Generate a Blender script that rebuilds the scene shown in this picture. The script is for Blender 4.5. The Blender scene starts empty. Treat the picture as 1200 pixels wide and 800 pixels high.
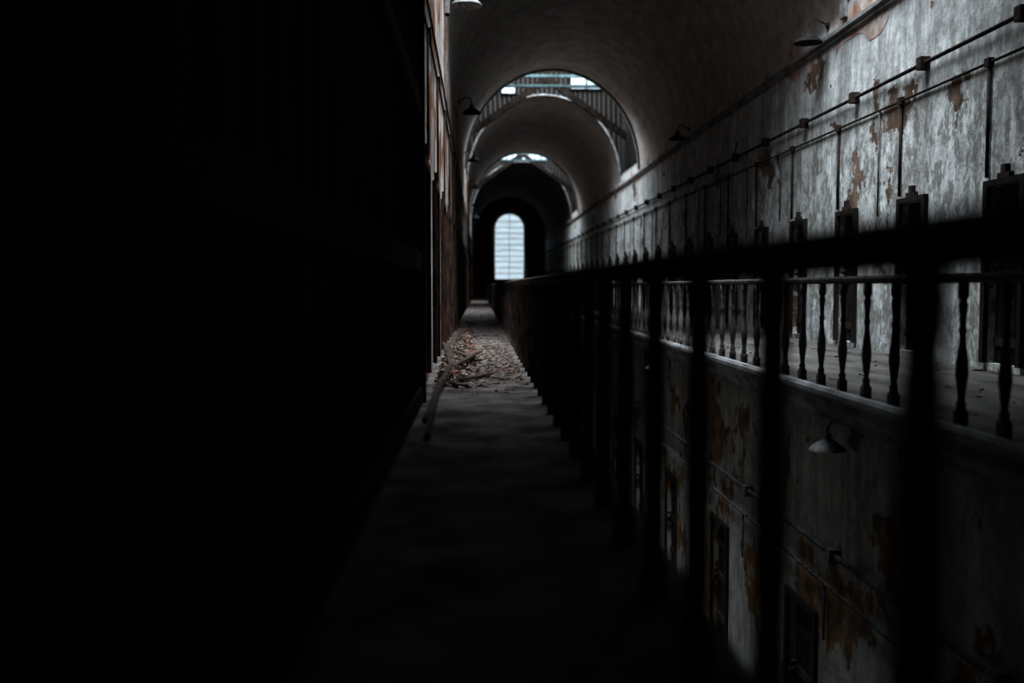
import bpy, bmesh, math, random
from mathutils import Vector, Matrix, Euler
random.seed(7)
S = bpy.context.scene
E = 0.97            # eye height over the gallery floor (z=0)
XL, XR = -0.54, 5.9 # upper walls
XN, XO = 0.55, 3.35 # near / opposite balustrade lines
XLL, XLR = 0.46, 3.62 # lower storey walls
G = -4.35           # ground floor
Y0, Y1 = -5.0, 90.0
CX, A, SPR, CR = (XL+XR)/2, (XR-XL)/2, 4.3+E, 7.9+E
TOP = 10.6+E

# ---------------------------------------------------------------- materials
def newmat(name):
    m = bpy.data.materials.new(name); m.use_nodes = True
    nt = m.node_tree; b = nt.nodes['Principled BSDF']
    b.inputs['Roughness'].default_value = 0.9
    b.inputs['Specular IOR Level'].default_value = 0.15
    return m, nt, b
def noise(nt, vec, scale, detail=6, rough=0.6):
    n = nt.nodes.new('ShaderNodeTexNoise')
    n.inputs['Scale'].default_value = scale; n.inputs['Detail'].default_value = detail
    n.inputs['Roughness'].default_value = rough
    nt.links.new(vec, n.inputs['Vector']); return n.outputs['Fac']
def ramp(nt, fac, stops):
    r = nt.nodes.new('ShaderNodeValToRGB'); e = r.color_ramp.elements
    while len(e) < len(stops): e.new(0.5)
    for i, (p, c) in enumerate(stops):
        e[i].position = p
        e[i].color = (c, c, c, 1) if isinstance(c, (int, float)) else (*c, 1)
    nt.links.new(fac, r.inputs[0]); return r.outputs[0]
def mix(nt, fac, a, b, mode='MIX'):
    m = nt.nodes.new('ShaderNodeMix'); m.data_type = 'RGBA'; m.blend_type = mode
    for sock, v in ((m.inputs[0], fac), (m.inputs[6], a), (m.inputs[7], b)):
        if isinstance(v, (int, float)): sock.default_value = v
        elif isinstance(v, tuple): sock.default_value = (*v, 1)
        else: nt.links.new(v, sock)
    return m.outputs[2]
def mul(nt, a, b):
    m = nt.nodes.new('ShaderNodeMath'); m.operation = 'MULTIPLY'
    nt.links.new(a, m.inputs[0])
    if isinstance(b, float): m.inputs[1].default_value = b
    else: nt.links.new(b, m.inputs[1])
    return m.outputs[0]
def pos(nt, scale=(1, 1, 1)):
    g = nt.nodes.new('ShaderNodeNewGeometry'); mp = nt.nodes.new('ShaderNodeMapping')
    mp.inputs['Scale'].default_value = scale
    nt.links.new(g.outputs['Position'], mp.inputs['Vector']); return mp.outputs[0]
def bump(nt, b, h, s=0.5, d=0.02):
    n = nt.nodes.new('ShaderNodeBump'); n.inputs['Strength'].default_value = s
    n.inputs['Distance'].default_value = d
    nt.links.new(h, n.inputs['Height']); nt.links.new(n.outputs[0], b.inputs['Normal'])

def plaster(name, base, dirt, under, peel=(0.60, 0.62), streak=0.7, scale=0.8, spk=.6, bs=.7, flake=None):
    m, nt, b = newmat(name)
    p = pos(nt)
    st = ramp(nt, noise(nt, pos(nt, (3.0, 3.0, 0.45)), 1.1, 8, .7), [(0.44, 0.0), (0.60, 1.0)])
    mott = ramp(nt, noise(nt, p, 2.2, 8, .75), [(0.35, 0.5), (0.62, 1.0)])
    speck = ramp(nt, noise(nt, pos(nt, (1, 1, .6)), 9.0, 7, .8), [(0.50, 0.0), (0.56, 1.0)])
    zone = ramp(nt, noise(nt, p, .9, 4, .6), [(0.40, 0.15), (0.60, 1.0)])
    c = mix(nt, 1.0, base, mott, 'MULTIPLY')
    c = mix(nt, mul(nt, st, streak), c, dirt)
    c = mix(nt, mul(nt, mul(nt, speck, spk), zone), c, dirt)
    pl = ramp(nt, noise(nt, p, scale, 7, .62), [(peel[0], 0.0), (peel[1], 1.0)])
    if flake:   # heavy small flakes of lost paint, stronger low on the wall
        g = nt.nodes.new('ShaderNodeNewGeometry'); sp = nt.nodes.new('ShaderNodeSeparateXYZ')
        nt.links.new(g.outputs['Position'], sp.inputs[0])
        mr = nt.nodes.new('ShaderNodeMapRange'); mr.inputs[1].default_value = flake[0]; mr.inputs[2].default_value = flake[1]
        mr.inputs[3].default_value = 1.0; mr.inputs[4].default_value = 0.12
        nt.links.new(sp.outputs[2], mr.inputs[0])
        fl = ramp(nt, noise(nt, pos(nt, (1, 1, .6)), 5.5, 9, .80), [(0.485, 0.0), (0.53, 1.0)])
        c = mix(nt, mul(nt, mul(nt, fl, mr.outputs[0]), .75), c, tuple(x*.95 for x in dirt))
    un = mix(nt, ramp(nt, noise(nt, p, 3.0), [(0.4, 0.0), (0.6, 1.0)]), under, tuple(x*0.35 for x in under))
    c = mix(nt, pl, c, un)
    nt.links.new(c, b.inputs['Base Color'])
    h = mix(nt, 0.5, pl, noise(nt, p, 16.0))
    bump(nt, b, h, bs, -0.03)
    return m
M = {}
M['wallR'] = plaster('plaster_peeling_grey', (0.74, 0.75, 0.74), (0.145, 0.135, 0.12), (0.19, 0.13, 0.095), (0.60, 0.615), .55, .8, .4, .5, (3.0, 5.0))
M['wallL'] = plaster('plaster_peeling_rust', (0.66, 0.61, 0.57), (0.14, 0.09, 0.065), (0.30, 0.14, 0.08), (0.52, 0.54), .7, 1.3)
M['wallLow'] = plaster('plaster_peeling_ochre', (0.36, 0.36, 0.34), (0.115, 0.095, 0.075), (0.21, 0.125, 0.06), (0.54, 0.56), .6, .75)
M['vault'] = plaster('vault_plaster', (0.52, 0.465, 0.425), (0.33, 0.29, 0.26), (0.24, 0.19, 0.165), (0.70, 0.76), .45, .5, .12, .2)
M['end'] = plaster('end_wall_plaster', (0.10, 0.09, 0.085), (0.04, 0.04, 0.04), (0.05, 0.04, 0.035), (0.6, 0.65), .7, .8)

def simple(name, c1, c2, sc=4.0, stretch=(1, 1, 1), rough=.85, bs=.4, metal=0.0, spec=.15):
    m, nt, b = newmat(name)
    n = noise(nt, pos(nt, stretch), sc, 6, .65)
    nt.links.new(mix(nt, ramp(nt, n, [(0.38, 0.0), (0.62, 1.0)]), c1, c2), b.inputs['Base Color'])
    bump(nt, b, n, bs, 0.01)
    b.inputs['Roughness'].default_value = rough; b.inputs['Metallic'].default_value = metal
    b.inputs['Specular IOR Level'].default_value = spec
    return m
M['brick'] = simple('exposed_brick', (0.27, 0.13, 0.085), (0.50, 0.45, 0.42), 2.2, (1, 1, 1))
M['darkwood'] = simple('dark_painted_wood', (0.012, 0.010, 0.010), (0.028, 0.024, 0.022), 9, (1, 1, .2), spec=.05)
M['doorwood'] = simple('rusty_cell_door', (0.022, 0.017, 0.015), (0.085, 0.05, 0.036), 7, (1, 1, .5), spec=.05)
M['truss'] = simple('sooty_timber', (0.008, 0.006, 0.005), (0.022, 0.017, 0.014), 5, spec=.02)
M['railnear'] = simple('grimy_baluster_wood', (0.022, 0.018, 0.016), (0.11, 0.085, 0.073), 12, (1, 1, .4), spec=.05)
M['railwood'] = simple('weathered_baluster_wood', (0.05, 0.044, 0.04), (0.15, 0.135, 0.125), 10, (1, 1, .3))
M['ledge'] = simple('ledge_paint', (0.24, 0.24, 0.24), (0.09, 0.08, 0.075), 5, (1, .3, 1))
M['iron'] = simple('rusty_iron', (0.02, 0.018, 0.017), (0.05, 0.035, 0.028), 12, rough=.7, spec=.05)
M['pipe'] = simple('painted_conduit', (0.12, 0.12, 0.12), (0.05, 0.04, 0.035), 8, rough=.7)
M['enamel'] = simple('lamp_enamel', (0.26, 0.27, 0.265), (0.12, 0.11, 0.10), 9, rough=.6, spec=.2)
M['shadeblk'] = simple('lamp_shade_outer', (0.012, 0.012, 0.013), (0.03, 0.028, 0.026), 9, rough=.7, spec=.05)
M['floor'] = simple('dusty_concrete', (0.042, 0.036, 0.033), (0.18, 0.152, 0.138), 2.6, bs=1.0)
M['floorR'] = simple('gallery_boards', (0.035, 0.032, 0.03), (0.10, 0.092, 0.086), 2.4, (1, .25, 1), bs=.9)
M['gfloor'] = simple('ground_concrete', (0.26, 0.25, 0.24), (0.11, 0.105, 0.10), 1.6, bs=.6)
M['teal'] = simple('faded_teal_steel', (0.12, 0.18, 0.19), (0.05, 0.075, 0.075), 5)
M['rub1'] = simple('rubble_plaster', (0.27, 0.21, 0.18), (0.11, 0.082, 0.068), 14)
M['rub2'] = simple('rubble_brick', (0.19, 0.09, 0.062), (0.09, 0.048, 0.037), 14)
M['plank'] = simple('broken_wood', (0.075, 0.053, 0.043), (0.03, 0.022, 0.018), 12)
def lath():
    m, nt, b = newmat('lath_boards')
    w = nt.nodes.new('ShaderNodeTexWave'); w.bands_direction = 'DIAGONAL'
    w.inputs['Scale'].default_value = 3.2; w.inputs['Distortion'].default_value = 1.0
    nt.links.new(pos(nt, (1, 1, 0.02)), w.inputs['Vector'])
    c = mix(nt, ramp(nt, w.outputs['Fac'], [(0.35, 0.0), (0.7, 1.0)]), (0.008, 0.007, 0.006), (0.035, 0.032, 0.03))
    nt.links.new(c, b.inputs['Base Color']); bump(nt, b, w.outputs['Fac'], .8, .03)
    b.inputs['Specular IOR Level'].default_value = .03; return m
M['lath'] = lath()
def glow(name, col, s, slats=False):
    m, nt, b = newmat(name)
    b.inputs['Base Color'].default_value = (*[x*.3 for x in col], 1)
    if slats:
        n = noise(nt, pos(nt, (.5, 1, 9.0)), 2.0, 4, .6)
        c = mix(nt, ramp(nt, n, [(0.35, 0.0), (0.6, 1.0)]), tuple(x*.6 for x in col), col)
        nt.links.new(c, b.inputs['Emission Color'])
    else:
        b.inputs['Emission Color'].default_value = (*col, 1)
    b.inputs['Emission Strength'].default_value = s
    return m
M['winglass'] = glow('frosted_backlit_glass', (0.54, 0.67, 0.76), 1.15, True)
M['skyglass'] = glow('skylight_glass', (0.68, 0.84, 0.96), 1.0)

# ---------------------------------------------------------------- mesh helpers
class B:
    def __init__(s): s.bm = bmesh.new(); s.mats = []
    def mi(s, k):
        if k not in s.mats: s.mats.append(k)
        return s.mats.index(k)
    def box(s, x0, x1, y0, y1, z0, z1, k, mtx=None):
        i = s.mi(k)
        vs = [s.bm.verts.new((x, y, z)) for x in (x0, x1) for y in (y0, y1) for z in (z0, z1)]
        if mtx:
            for v in vs: v.co = mtx @ v.co
        for f in ((0, 1, 3, 2), (4, 6, 7, 5), (0, 4, 5, 1), (2, 3, 7, 6), (0, 2, 6, 4), (1, 5, 7, 3)):
            s.bm.faces.new([vs[j] for j in f]).material_index = i
        return vs
    def lathe(s, prof, k, c=(0, 0, 0), seg=10, mtx=None, smooth=True, cap=True):
        i = s.mi(k); rings = []
        for r, z in prof:
            ring = []
            for j in range(seg):
                a = 2*math.pi*j/seg
                v = Vector((r*math.cos(a), r*math.sin(a), z))
                if mtx: v = mtx @ v
                ring.append(s.bm.verts.new(v+Vector(c)))
            rings.append(ring)
        for a, b in zip(rings, rings[1:]):
            for j in range(seg):
                f = s.bm.faces.new((a[j], a[(j+1) % seg], b[(j+1) % seg], b[j])); f.material_index = i; f.smooth = smooth
        if cap:
            s.bm.faces.new(rings[0][::-1]).material_index = i
            s.bm.faces.new(rings[-1]).material_index = i
    def tube(s, pts, r, k, seg=8):
        i = s.mi(k); rings = []
        pts = [Vector(p) for p in pts]
        for n, p in enumerate(pts):
            d = (pts[min(n+1, len(pts)-1)]-pts[max(n-1, 0)]).normalized()
            q = d.to_track_quat('Z', 'Y')
            rings.append([s.bm.verts.new(p+q @ Vector((r*math.cos(2*math.pi*j/seg), r*math.sin(2*math.pi*j/seg), 0))) for j in range(seg)])
        for a, b in zip(rings, rings[1:]):
            for j in range(seg):
                f = s.bm.faces.new((a[j], a[(j+1) % seg], b[(j+1) % seg], b[j])); f.material_index = i; f.smooth = True
        s.bm.faces.new(rings[0][::-1]).material_index = i; s.bm.faces.new(rings[-1]).material_index = i
    def prism(s, prof, y0, y1, k, smooth=False):
        i = s.mi(k)
        a = [s.bm.verts.new((x, y0, z)) for x, z in prof]; b = [s.bm.verts.new((x, y1, z)) for x, z in prof]
        n = len(prof)
        for j in range(n):
            f = s.bm.faces.new((a[j], a[(j+1) % n], b[(j+1) % n], b[j])); f.material_index = i; f.smooth = smooth
        s.bm.faces.new(a[::-1]).material_index = i; s.bm.faces.new(b).material_index = i
    def mesh(s, name):
        bmesh.ops.recalc_face_normals(s.bm, faces=s.bm.faces)
        me = bpy.data.meshes.new(name); s.bm.to_mesh(me); s.bm.free()
        for k in s.mats: me.materials.append(M[k])
        return me
    def obj(s, name, loc=(0, 0, 0), rot=(0, 0, 0)):
        o = bpy.data.objects.new(name, s.mesh(name)); o.location = loc; o.rotation_euler = rot
        S.collection.objects.link(o); return o
def inst(name, me, loc, rz=0.0, sc=(1, 1, 1)):
    o = bpy.data.objects.new(name, me); o.location = loc; o.rotation_euler = (0, 0, rz); o.scale = sc
    S.collection.objects.link(o); return o

def wall(name, xa, xb, z0, z1, k, doors, w, zb, zt):
    b = B(); y = Y0
    for d in doors:
        b.box(xa, xb, y, d-w/2, z0, z1, k)
        b.box(xa, xb, d-w/2, d+w/2, zt, z1, k)
        if zb > z0: b.box(xa, xb, d-w/2, d+w/2, z0, zb, k)
        y = d+w/2
    b.box(xa, xb, y, Y1, z0, z1, k)
    return b.obj(name)

# ---------------------------------------------------------------- room shell
F = 1167.0
DW, DWL = .72, 1.0
bay = 0.00035*F*XR                       # cell spacing
dR = [0.0016*F*XR + bay*i for i in range(-5, 33)]
dR = [d for d in dR if Y0+1 < d < Y1-1]
dL = [12.1 + bay*i for i in range(-1, 33) if Y0+1 < 12.1+bay*i < Y1-1]
dLow = [10.9+3.8*i for i in range(-3, 21)]
ZB, ZT = 0.08, E+1.14
wall('wall_right', XR, XR+.5, -.2, TOP, 'wallR', dR, DW, ZB, ZT)
wall('wall_left', XL-.5, XL, -.2, TOP, 'wallL', dL, DWL, ZB, ZT)
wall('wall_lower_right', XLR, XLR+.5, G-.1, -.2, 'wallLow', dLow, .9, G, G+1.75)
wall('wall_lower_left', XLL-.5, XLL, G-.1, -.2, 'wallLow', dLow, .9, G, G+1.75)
b = B(); b.box(XLL-.5, XLR+.5, Y0, Y1, G-.3, G, 'gfloor'); b.obj('floor')
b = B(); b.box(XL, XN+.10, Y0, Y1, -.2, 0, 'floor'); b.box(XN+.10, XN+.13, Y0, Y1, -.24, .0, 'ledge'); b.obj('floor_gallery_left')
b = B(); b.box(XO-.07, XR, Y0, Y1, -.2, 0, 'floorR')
b.prism([(XO-.07, .02), (XO-.13, .02), (XO-.15, -.01), (XO-.15, -.05), (XO-.11, -.08), (XO-.11, -.17),
         (XO-.08, -.20), (XO-.05, -.26), (XO-.05, -.30), (XO+.27, -.30), (XO+.27, -.2), (XO-.07, -.2)], Y0, Y1, 'ledge')
b.obj('floor_gallery_right')
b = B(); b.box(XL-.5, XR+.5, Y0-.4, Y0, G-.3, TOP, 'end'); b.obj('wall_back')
# added dark boarding as stand-in shade on near left wall (boards, cover strips, rails)
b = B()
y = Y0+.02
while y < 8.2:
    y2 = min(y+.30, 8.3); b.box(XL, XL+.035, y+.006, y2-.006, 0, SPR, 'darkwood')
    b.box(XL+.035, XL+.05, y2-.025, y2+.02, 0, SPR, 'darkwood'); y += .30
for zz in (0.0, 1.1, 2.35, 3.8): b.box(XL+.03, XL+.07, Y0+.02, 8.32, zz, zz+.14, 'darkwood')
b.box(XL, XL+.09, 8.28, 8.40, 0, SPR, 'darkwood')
b.obj('added_shade_boarding')

# vaults
def arch(n=48, a=A, bz=CR-SPR, z0=SPR):
    return [(CX+a*math.cos(math.pi-math.pi*i/n), z0+bz*math.sin(math.pi*i/n)) for i in range(n+1)]
def vault(name, y0, y1, k='vault'):
    b = B(); P = arch(); iv = b.mi(k); il = b.mi('lath')
    ny = max(2, int((y1-y0)/2))
    ys = [y0+(y1-y0)*j/ny for j in range(ny+1)]
    g = [[b.bm.verts.new((x, y, z)) for x, z in P] for y in ys]
    for r, q in zip(g, g[1:]):
        for j in range(len(P)-1):
            f = b.bm.faces.new((r[j], r[j+1], q[j+1], q[j])); f.material_index = iv; f.smooth = True
    for r, y in ((g[0], y0), (g[-1], y1)):
        t = [b.bm.verts.new((x, y, TOP)) for x, z in P]
        for j in range(len(P)-1):
            b.bm.faces.new((r[j], r[j+1], t[j+1], t[j])).material_index = il
        if y == y0: ta = t
        else: tb = t
    b.bm.faces.new([ta[0], ta[-1], tb[-1], tb[0]]).material_index = il
    me = bpy.data.meshes.new(name); b.bm.to_mesh(me); b.bm.free()
    for kk_ in b.mats: me.materials.append(M[kk_])
    o = bpy.data.objects.new(name, me); S.collection.objects.link(o); return o
def ring(b, y0, y1, k, w=.01):
    i = b.mi(k)
    Q = arch(a=A-.001, bz=CR-SPR+w)
    P = arch(a=A-.07, bz=CR-SPR-.05)
    rows = [[b.bm.verts.new((x, y, z)) for x, z in PP] for PP, y in ((P, y0), (Q, y0), (Q, y1), (P, y1))]
    for r in range(4):
        a_, b_ = rows[r], rows[(r+1) % 4]
        for j in range(len(P)-1):
            b.bm.faces.new((a_[j], a_[j+1], b_[j+1], b_[j])).material_index = i
V = [(Y0, 9.0), (16.0, 36.9), (41.5, 59.5), (63.6, Y1)]
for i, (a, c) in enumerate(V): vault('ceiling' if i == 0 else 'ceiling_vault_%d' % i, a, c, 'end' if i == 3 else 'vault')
b = B()
for a, c in V[1:]: ring(b, a-.01, a+.2, 'ledge')
for a, c in V[:-1]: ring(b, c-.2, c+.01, 'ledge')
b.obj('trim_1')
b = B()
b.prism([(XR, SPR-.30), (XR-.05, SPR-.27), (XR-.05, SPR-.22), (XR-.09, SPR-.19), (XR-.09, SPR-.13), (XR, SPR-.11)], Y0, Y1, 'ledge')
y = 1.0
while y < 88:
    L = random.uniform(.4, 2.4); h = random.uniform(.15, .6); n = 9
    if random.random() < .85:
        i = b.mi('brick')
        lo = [b.bm.verts.new((XR-.006, y+L*j/n, SPR-.1)) for j in range(n+1)]
        hi = [b.bm.verts.new((XR-.006, y+L*j/n, SPR-.1+max(.02, h*math.sin(math.pi*(j+.3)/(n+.6))*random.uniform(.4, 1.2)))) for j in range(n+1)]
        lw = [b.bm.verts.new((XR-.006, y+L*j/n, SPR-.3-h*.6*random.uniform(.05, 1.0))) for j in range(n+1)]
        l2 = [b.bm.verts.new((XR-.006, y+L*j/n, SPR-.29)) for j in range(n+1)]
        for j in range(n):
            b.bm.faces.new((lo[j], lo[j+1], hi[j+1], hi[j])).material_index = i
            b.bm.faces.new((l2[j], l2[j+1], lw[j+1], lw[j])).material_index = i
    y += L+random.uniform(.2, 1.2)
b.obj('trim_2')

# skylights over the gaps between the vaults
gaps = [(9.0, 16.0), (36.9, 41.5), (59.5, 63.6)]
for gi, (a, c) in enumerate(gaps):
    b = B()
    b.box(XL, XR, a, c, TOP-.02, TOP+.02, 'skyglass')
    nx = 6
    for j in range(nx+1):
        x = XL+(XR-XL)*j/nx; b.box(x-.03, x+.03, a, c, TOP-.12, TOP-.02, 'teal')
    for j in range(int(c-a)+1):
        yy = a+(c-a)*j/int(c-a); b.box(XL, XR, yy-.03, yy+.03, TOP-.16, TOP-.1, 'teal')
    y = a+.15
    while y < c-.1:
        for x0, x1 in ((XR-.04, XR), (XL, XL+.04)):
            b.box(x0, x1, y, y+.22, SPR+.3, TOP-.2, 'lath')
        y += .42
    b.obj('window_%d' % (gi+2))
def pane(b, x0, x1, z0, z1, y, nm):
    b.box(x0, x1, y-.03, y-.01, z0, z1, 'skyglass')
    for j in range(nm+1):
        x = x0+(x1-x0)*j/nm; b.box(x-.03, x+.03, y-.07, y-.01, z0-.04, z1+.04, 'truss')
    b.box(x0, x1, y-.07, y-.01, z0-.05, z0, 'truss'); b.box(x0, x1, y-.07, y-.01, z1, z1+.05, 'truss')
b = B()
pane(b, .9, 1.5, E+7.92, E+8.3, 41.5, 1); pane(b, 3.75, 5.1, E+8.12, E+8.7, 41.5, 2)
pane(b, 1.4, 2.4, E+8.0, E+8.4, 63.6, 3); pane(b, 2.7, 4.3, E+8.0, E+8.4, 63.6, 4)
b.obj('window_5')
def truss(yc):
    b = B()
    ap = (CX, E+8.22)
    for sx in (-1, 1):
        ft = (CX+sx*(A-.02), E+5.95)
        w = .15
        b.prism([(ap[0], ap[1]+w), (ft[0], ft[1]+w), (ft[0], ft[1]-w), (ap[0], ap[1]-w)][::sx], yc-.1, yc+.1, 'truss')
    b.box(CX-.09, CX+.09, yc-.08, yc+.08, E+8.0, TOP-.16, 'truss')
    b.box(XL, XR, yc-1.4, yc-1.2, E+7.62, E+7.72, 'teal')
    b.box(XL, XR, yc-.9, yc-.75, E+8.1, E+8.2, 'teal')
    return b
truss(40.0).obj('roof_truss')
truss(62.6).obj('roof_truss')

# end wall with arched window
WX, WR, WB, WT = 2.70, 1.36, E+.6, E+6.55
b = B(); ie = b.mi('end'); n = 20
zc = WT-WR
ar = [(WX+WR*math.cos(math.pi-math.pi*i/n), zc+WR*math.sin(math.pi*i/n)) for i in range(n+1)]
def q(*p): b.bm.faces.new([b.bm.verts.new(v) for v in p]).material_index = ie
yy = Y1
for (p, r) in zip(ar, ar[1:]):
    q((p[0], yy, p[1]), (r[0], yy, r[1]), (r[0], yy, TOP), (p[0], yy, TOP))
    q((p[0], yy, p[1]), (r[0], yy, r[1]), (r[0], yy+.4, r[1]), (p[0], yy+.4, p[1]))
q((XL-.5, yy, G-.3), (WX-WR, yy, G-.3), (WX-WR, yy, TOP), (XL-.5, yy, TOP))
q((WX+WR, yy, G-.3), (XR+.5, yy, G-.3), (XR+.5, yy, TOP), (WX+WR, yy, TOP))
q((WX-WR, yy, G-.3), (WX+WR, yy, G-.3), (WX+WR, yy, WB), (WX-WR, yy, WB))
q((WX-WR, yy, WB), (WX+WR, yy, WB), (WX+WR, yy+.4, WB), (WX-WR, yy+.4, WB))
for sx in (-1, 1): q((WX+sx*WR, yy, WB), (WX+sx*WR, yy+.4, WB), (WX+sx*WR, yy+.4, zc), (WX+sx*WR, yy, zc))
b.obj('wall_end')
b = B(); ig = b.mi('winglass')
yy = Y1+.3
b.bm.faces.new([b.bm.verts.new((x, yy, z)) for x, z in [(WX-WR, WB)]+ar+[(WX+WR, WB)]]).material_index = ig
b.box(WX-.02, WX+.02, yy-.1, yy-.02, WB, zc+WR*.95, 'pipe')
z = WB
while z < WT-.3:
    hw = WR if z < zc else math.sqrt(max(0, WR**2-(z-zc)**2))
    b.box(WX-hw, WX+hw, yy-.09, yy-.02, z-.03, z+.03, 'ledge'); z += .52
b.tube([(WX-WR, yy-.05, WB)]+[(x, yy-.05, z) for x, z in ar]+[(WX+WR, yy-.05, WB)], .09, 'ledge', 6)
b.tube([(WX-WR-.15, Y1-.03, WB)]+[(WX+(x-WX)*1.11, Y1-.03, zc+(z-zc)*1.11) for x, z in ar]+[(WX+WR+.15, Y1-.03, WB)], .12, 'vault', 6)
b.box(WX-WR-.2, WX+WR+.2, Y1-.2, Y1+.3, WB-.15, WB, 'ledge')
b.obj('window_1')

# ---------------------------------------------------------------- doors
def door_mesh(name, w, h, proud=.06, top=True, k='darkwood'):
    b = B()
    b.box(.10, .17, -w/2, w/2, 0.0, h, k)
    b.box(-proud, .0, -w/2-.08, -w/2+.01, 0, h, k); b.box(-proud, .0, w/2-.01, w/2+.08, 0, h, k)
    b.box(-proud, .0, -w/2-.08, w/2+.08, h, h+.07, k)
    if top:
        b.box(-proud, .0, -.13, .13, h+.07, h+.13, 'iron')
        b.box(-proud, .0, -.05, .05, h+.13, h+.22, 'iron')
    for j in range(5):
        yy = -w/2+j*w/5; b.box(.085, .10, yy+.01, yy+w/5-.01, .0, h, k)
    for zz in (.25, h*.5, h-.35): b.box(.06, .085, -w/2+.02, w/2-.02, zz-.05, zz+.05, 'iron')
    b.lathe([(.02, 0), (.03, .03), (.03, .06), (.01, .08)], 'iron', (.06, w/2-.14, h*.5+.1), 8, Matrix.Rotation(-math.pi/2, 3, 'Y'))
    b.box(-.02, .06, w/2-.1, w/2-.03, h*.45, h*.5, 'iron')
    return b.mesh(name)
dm = door_mesh('door_upper', DW, ZT-ZB); dl = door_mesh('door_lower', .9, 1.75, .04, False)
dml = door_mesh('door_upper_left', DWL, ZT-ZB, .045, True, 'doorwood')
k = 0
for d in dR: k += 1; inst('door_%d' % k, dm, (XR, d, ZB))
for d in dL: k += 1; inst('door_%d' % k, dml, (XL, d, ZB), math.pi)
for d in dLow:
    if d < Y1-1:
        k += 1; inst('door_%d' % k, dl, (XLR, d, G)); k += 1; inst('door_%d' % k, dl, (XLL, d, G), math.pi)

# ---------------------------------------------------------------- balustrades
BP = [(.040, 0), (.040, .10), (.028, .12), (.036, .14), (.022, .17), (.030, .24), (.043, .34), (.040, .42), (.026, .52),
      (.020, .60), (.030, .63), (.020, .66), (.024, .74), (.032, .80), (.022, .83), (.036, .86), (.036, .95)]
BN = [(.037, 0), (.037, .12), (.029, .15), (.034, .19), (.031, .30), (.034, .42), (.032, .6), (.028, .75), (.031, .80), (.028, .84), (.033, .87), (.033, .95)]
def balustrade(x, first, step, ztop, k, name, prof, th=.055):
    b = B(); y = first
    h = ztop-.05
    while y < Y1-.5:
        if y > Y0+.1:
            b.lathe([(r, z/.95*h) for r, z in prof], k, (x, y, 0), 10)
            b.box(x-.036, x+.036, y-.036, y+.036, .0, .10, k)
        y += step
    t = ztop
    b.prism([(x-.026, t-th), (x-.038, t-th+.02), (x-.038, t-.012), (x-.022, t+.004), (x, t+.010), (x+.022, t+.004),
             (x+.038, t-.012), (x+.038, t-th+.02), (x+.026, t-th)], Y0+.02, Y1-.03, k)
    return b.obj(name)
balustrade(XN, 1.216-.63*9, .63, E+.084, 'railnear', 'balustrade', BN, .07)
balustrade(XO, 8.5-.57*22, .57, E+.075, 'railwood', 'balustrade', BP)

# ---------------------------------------------------------------- conduits
b = B()
z1, z2 = E+.495*XR, E+.435*XR
b.tube([(XR-.06, Y0+.02, z1), (XR-.06, Y1-.02, z1)], .028, 'iron'); b.tube([(XR-.03, Y0+.02, z2), (XR-.03, Y1-.02, z2)], .018, 'iron')
for d in dR:
    m_ = d+bay*.86
    if m_ > Y1: continue
    b.box(XR-.13, XR, m_-.07, m_+.07, z1-.08, z1+.08, 'iron')
    yv = d+.00006*F*XR
    b.tube([(XR-.03, yv, z2), (XR-.03, yv, E+1.25)], .022, 'iron')
    b.box(XR-.07, XR, yv-.05, yv+.05, z2-.05, z2+.05, 'iron')
    if random.random() < .5: b.tube([(XR-.03, yv+.75, z2), (XR-.03, yv+.75, E+random.uniform(.6, 1.6))], .014, 'pipe')
b.obj('conduit_pipe')
b = B()
for zz, r in ((E-.75*XLR, .03), (E-.85*XLR, .022)):
    b.tube([(XLR-.05, Y0+.02, zz), (XLR-.05, Y1-.02, zz)], r, 'pipe')
y = -3.0
while y < Y1:
    b.box(XLR-.12, XLR, y-.06, y+.06, E-.75*XLR-.07, E-.75*XLR+.07, 'pipe')
    b.tube([(XLR-.04, y+.3, E-.85*XLR), (XLR-.04, y+.3, E-1.02*XLR)], .016, 'pipe'); y += 3.2
b.obj('conduit_pipe')
b = B()
for zz in (E+2.6, E+2.9): b.tube([(XL+.015, 8.42, zz), (XL+.015, Y1-.02, zz)], .013, 'iron')
for d in dL:
    if d+1 > Y1: continue
    b.box(XL, XL+.045, d+.75, d+.90, E+2.5, E+2.66, 'iron'); b.tube([(XL+.014, d+.7, E+2.6), (XL+.014, d+.7, E+1.3)], .013, 'iron')
b.obj('conduit_pipe')

# ---------------------------------------------------------------- lamps (enamel shades on gooseneck brackets)
def lamp_mesh(name, outer, inner):
    b = B()
    b.lathe([(.03, .16), (.045, .15), (.055, .08), (.10, .05), (.20, -.02), (.235, -.06), (.24, -.075)], outer, seg=24, cap=False)
    b.lathe([(.236, -.073), (.19, -.02), (.09, .04), (.02, .06)], inner, seg=24, cap=False)
    b.lathe([(.015, .06), (.03, .03), (.045, -.01), (.035, -.045), (.01, -.06)], inner, seg=12)
    b.tube([(0, 0, .15), (0, 0, .22), (.05, 0, .30), (.14, 0, .32), (.24, 0, .27), (.34, 0, .22)], .014, 'iron')
    b.lathe([(.06, 0), (.06, .03), (.03, .05)], 'iron', (.35, 0, .22), 10, Matrix.Rotation(-math.pi/2, 3, 'Y'))
    return b.mesh(name)
lw = lamp_mesh('wall_lamp_mesh', 'enamel', 'enamel'); lb = lamp_mesh('wall_lamp_dark', 'shadeblk', 'shadeblk')
for d in (15.6, 25.2, 34.8, 44.4, 54.0, 63.6, 73.2): inst('wall_lamp', lw if d < 20 else lb, (XL+.35, d, E+4.38), math.pi)
for d in (16.9, 28.0): inst('wall_lamp', lb, (XR-.35, d, E+4.17))
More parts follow.
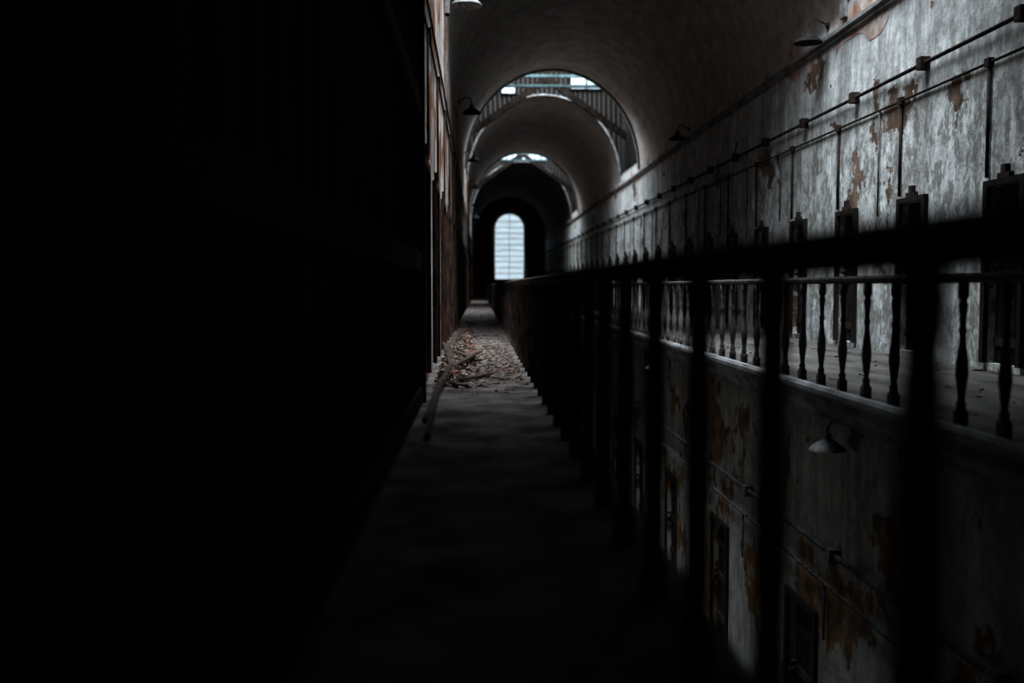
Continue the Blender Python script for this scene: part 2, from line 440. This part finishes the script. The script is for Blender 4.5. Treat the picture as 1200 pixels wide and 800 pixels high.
for d in (9.45, 19.0, 28.6, 38.2): inst('wall_lamp', lw, (XLR-.26, d, E-1.53), 0, (.74, .74, .74))

# ---------------------------------------------------------------- debris
def chip(b, x, y, s, k, z=0):
    m = Matrix.Translation((x, y, z+s*.15)) @ Euler((random.uniform(-.4, .4), random.uniform(-.4, .4), random.uniform(0, 6.3))).to_matrix().to_4x4()
    e = 2.2 if k == 'plank' else 1
    vs = b.box(-s*random.uniform(.3, .7)*e, s*random.uniform(.3, .7)*e, -s*random.uniform(.25, .6)/e, s*random.uniform(.25, .6)/e, -s*.15, s*random.uniform(.05, .2), k, m)
    for v in vs:
        v.co += Vector([random.uniform(-.18, .18)*s for _ in range(3)]); v.co.z = max(v.co.z, 0.001)
b = B()
kk = ['rub1', 'rub1', 'rub2', 'rub2', 'plank']
for i in range(1100):
    y = random.triangular(9.0, 26, 11.8); x = XL+.10+abs(random.gauss(0, .17))
    if x > XN-.1: continue
    chip(b, x, y, random.uniform(.02, .065), random.choice(kk), random.uniform(0, .12)*max(0, 1-(x-XL)/.45))
for i in range(1900):
    chip(b, random.uniform(XL+.1, XN-.08), random.triangular(8.8, 19, 11.5), random.uniform(.010, .032), random.choice(kk))
for i in range(500):
    chip(b, random.uniform(XL+.1, XN-.08), random.uniform(18, 60), random.uniform(.015, .05), random.choice(kk))
for i in range(140):
    chip(b, random.uniform(XL+.12, XN-.08), random.uniform(3, 9), random.uniform(.004, .012), random.choice(kk))
for i in range(260):
    chip(b, random.uniform(XO+.15, XR-.15), random.uniform(4, 40), random.uniform(.02, .06), random.choice(['rub2', 'plank']))
b.obj('rubble')
def plank(p, q_, w, t):
    p, q_ = Vector(p), Vector(q_); L = (q_-p).length
    b = B(); vs = b.box(0, L, -w/2, w/2, -t/2, t/2, 'plank')
    for v in vs:
        if v.co.x > L/2: v.co.x += random.uniform(-.15, .05)*L*.5
    bmesh.ops.subdivide_edges(b.bm, edges=b.bm.edges[:], cuts=2)
    for v in b.bm.verts: v.co += Vector((0, random.uniform(-.1, .1)*w, random.uniform(-.1, .1)*t))
    o = b.obj('broken_plank'); o.location = p
    o.rotation_mode = 'QUATERNION'; o.rotation_quaternion = (q_-p).to_track_quat('X', 'Z')
for a, c, w, t in [((-.42, 10.5, .05), (.0, 13.2, .10), .05, .025), ((-.38, 8.9, .03), (-.30, 10.4, .16), .05, .025),
                   ((-.38, 7.0, .03), (-.36, 9.4, .10), .05, .025), ((-.33, 6.2, .03), (-.37, 8.6, .06), .04, .025),
                   ((-.28, 11.2, .03), (-.42, 12.2, .28), .09, .02), ((-.2, 10.0, .03), (.12, 10.7, .03), .07, .02),
                   ((.0, 12.6, .03), (-.38, 13.6, .10), .08, .02), ((-.44, 15.0, .03), (-.38, 16.8, .20), .08, .03),
                   ((-.42, 9.8, .04), (-.12, 9.4, .03), .06, .02), ((-.40, 18.0, .03), (-.30, 20.0, .12), .1, .03)]:
    plank(a, c, w, t)

# ---------------------------------------------------------------- light
def area(name, loc, sx, sy, e, spread=110, tilt=0, roll=0):
    l = bpy.data.lights.new(name, 'AREA'); l.shape = 'RECTANGLE'; l.size = sx; l.size_y = sy
    l.energy = e; l.color = (.82, .92, 1.0); l.spread = math.radians(spread)
    o = bpy.data.objects.new(name, l); o.location = loc; o.rotation_euler = (math.radians(tilt), math.radians(roll), 0)
    S.collection.objects.link(o); return o
area('skylight_daylight', (CX, 13.2, TOP-.5), 5.6, 4.6, 960, 84, 12, 0)
area('skylight_daylight', (CX, 39.2, TOP-.3), 5.6, 4.0, 1650, 130)
area('skylight_daylight', (CX, 61.5, TOP-.3), 5.6, 3.6, 1400, 130)
w = bpy.data.worlds.new('overcast_sky'); S.world = w; w.use_nodes = True
w.node_tree.nodes['Background'].inputs[0].default_value = (.6, .75, .9, 1)
w.node_tree.nodes['Background'].inputs[1].default_value = .3

# ---------------------------------------------------------------- camera
cd = bpy.data.cameras.new('camera'); cam = bpy.data.objects.new('camera', cd); S.collection.objects.link(cam)
cd.sensor_width = 36; cd.lens = 35; cd.clip_start = .05; cd.clip_end = 300
cam.location = (0, 0, E)
yaw = math.atan(38/F); pitch = math.atan(65/F)
cam.rotation_euler = (math.pi/2-pitch, 0, -yaw)
cd.dof.use_dof = True; cd.dof.focus_distance = 13; cd.dof.aperture_fstop = 0.75
S.camera = cam
S.view_settings.view_transform = 'Standard'
try: S.view_settings.look = 'Medium High Contrast'
except Exception as ex: print(ex)
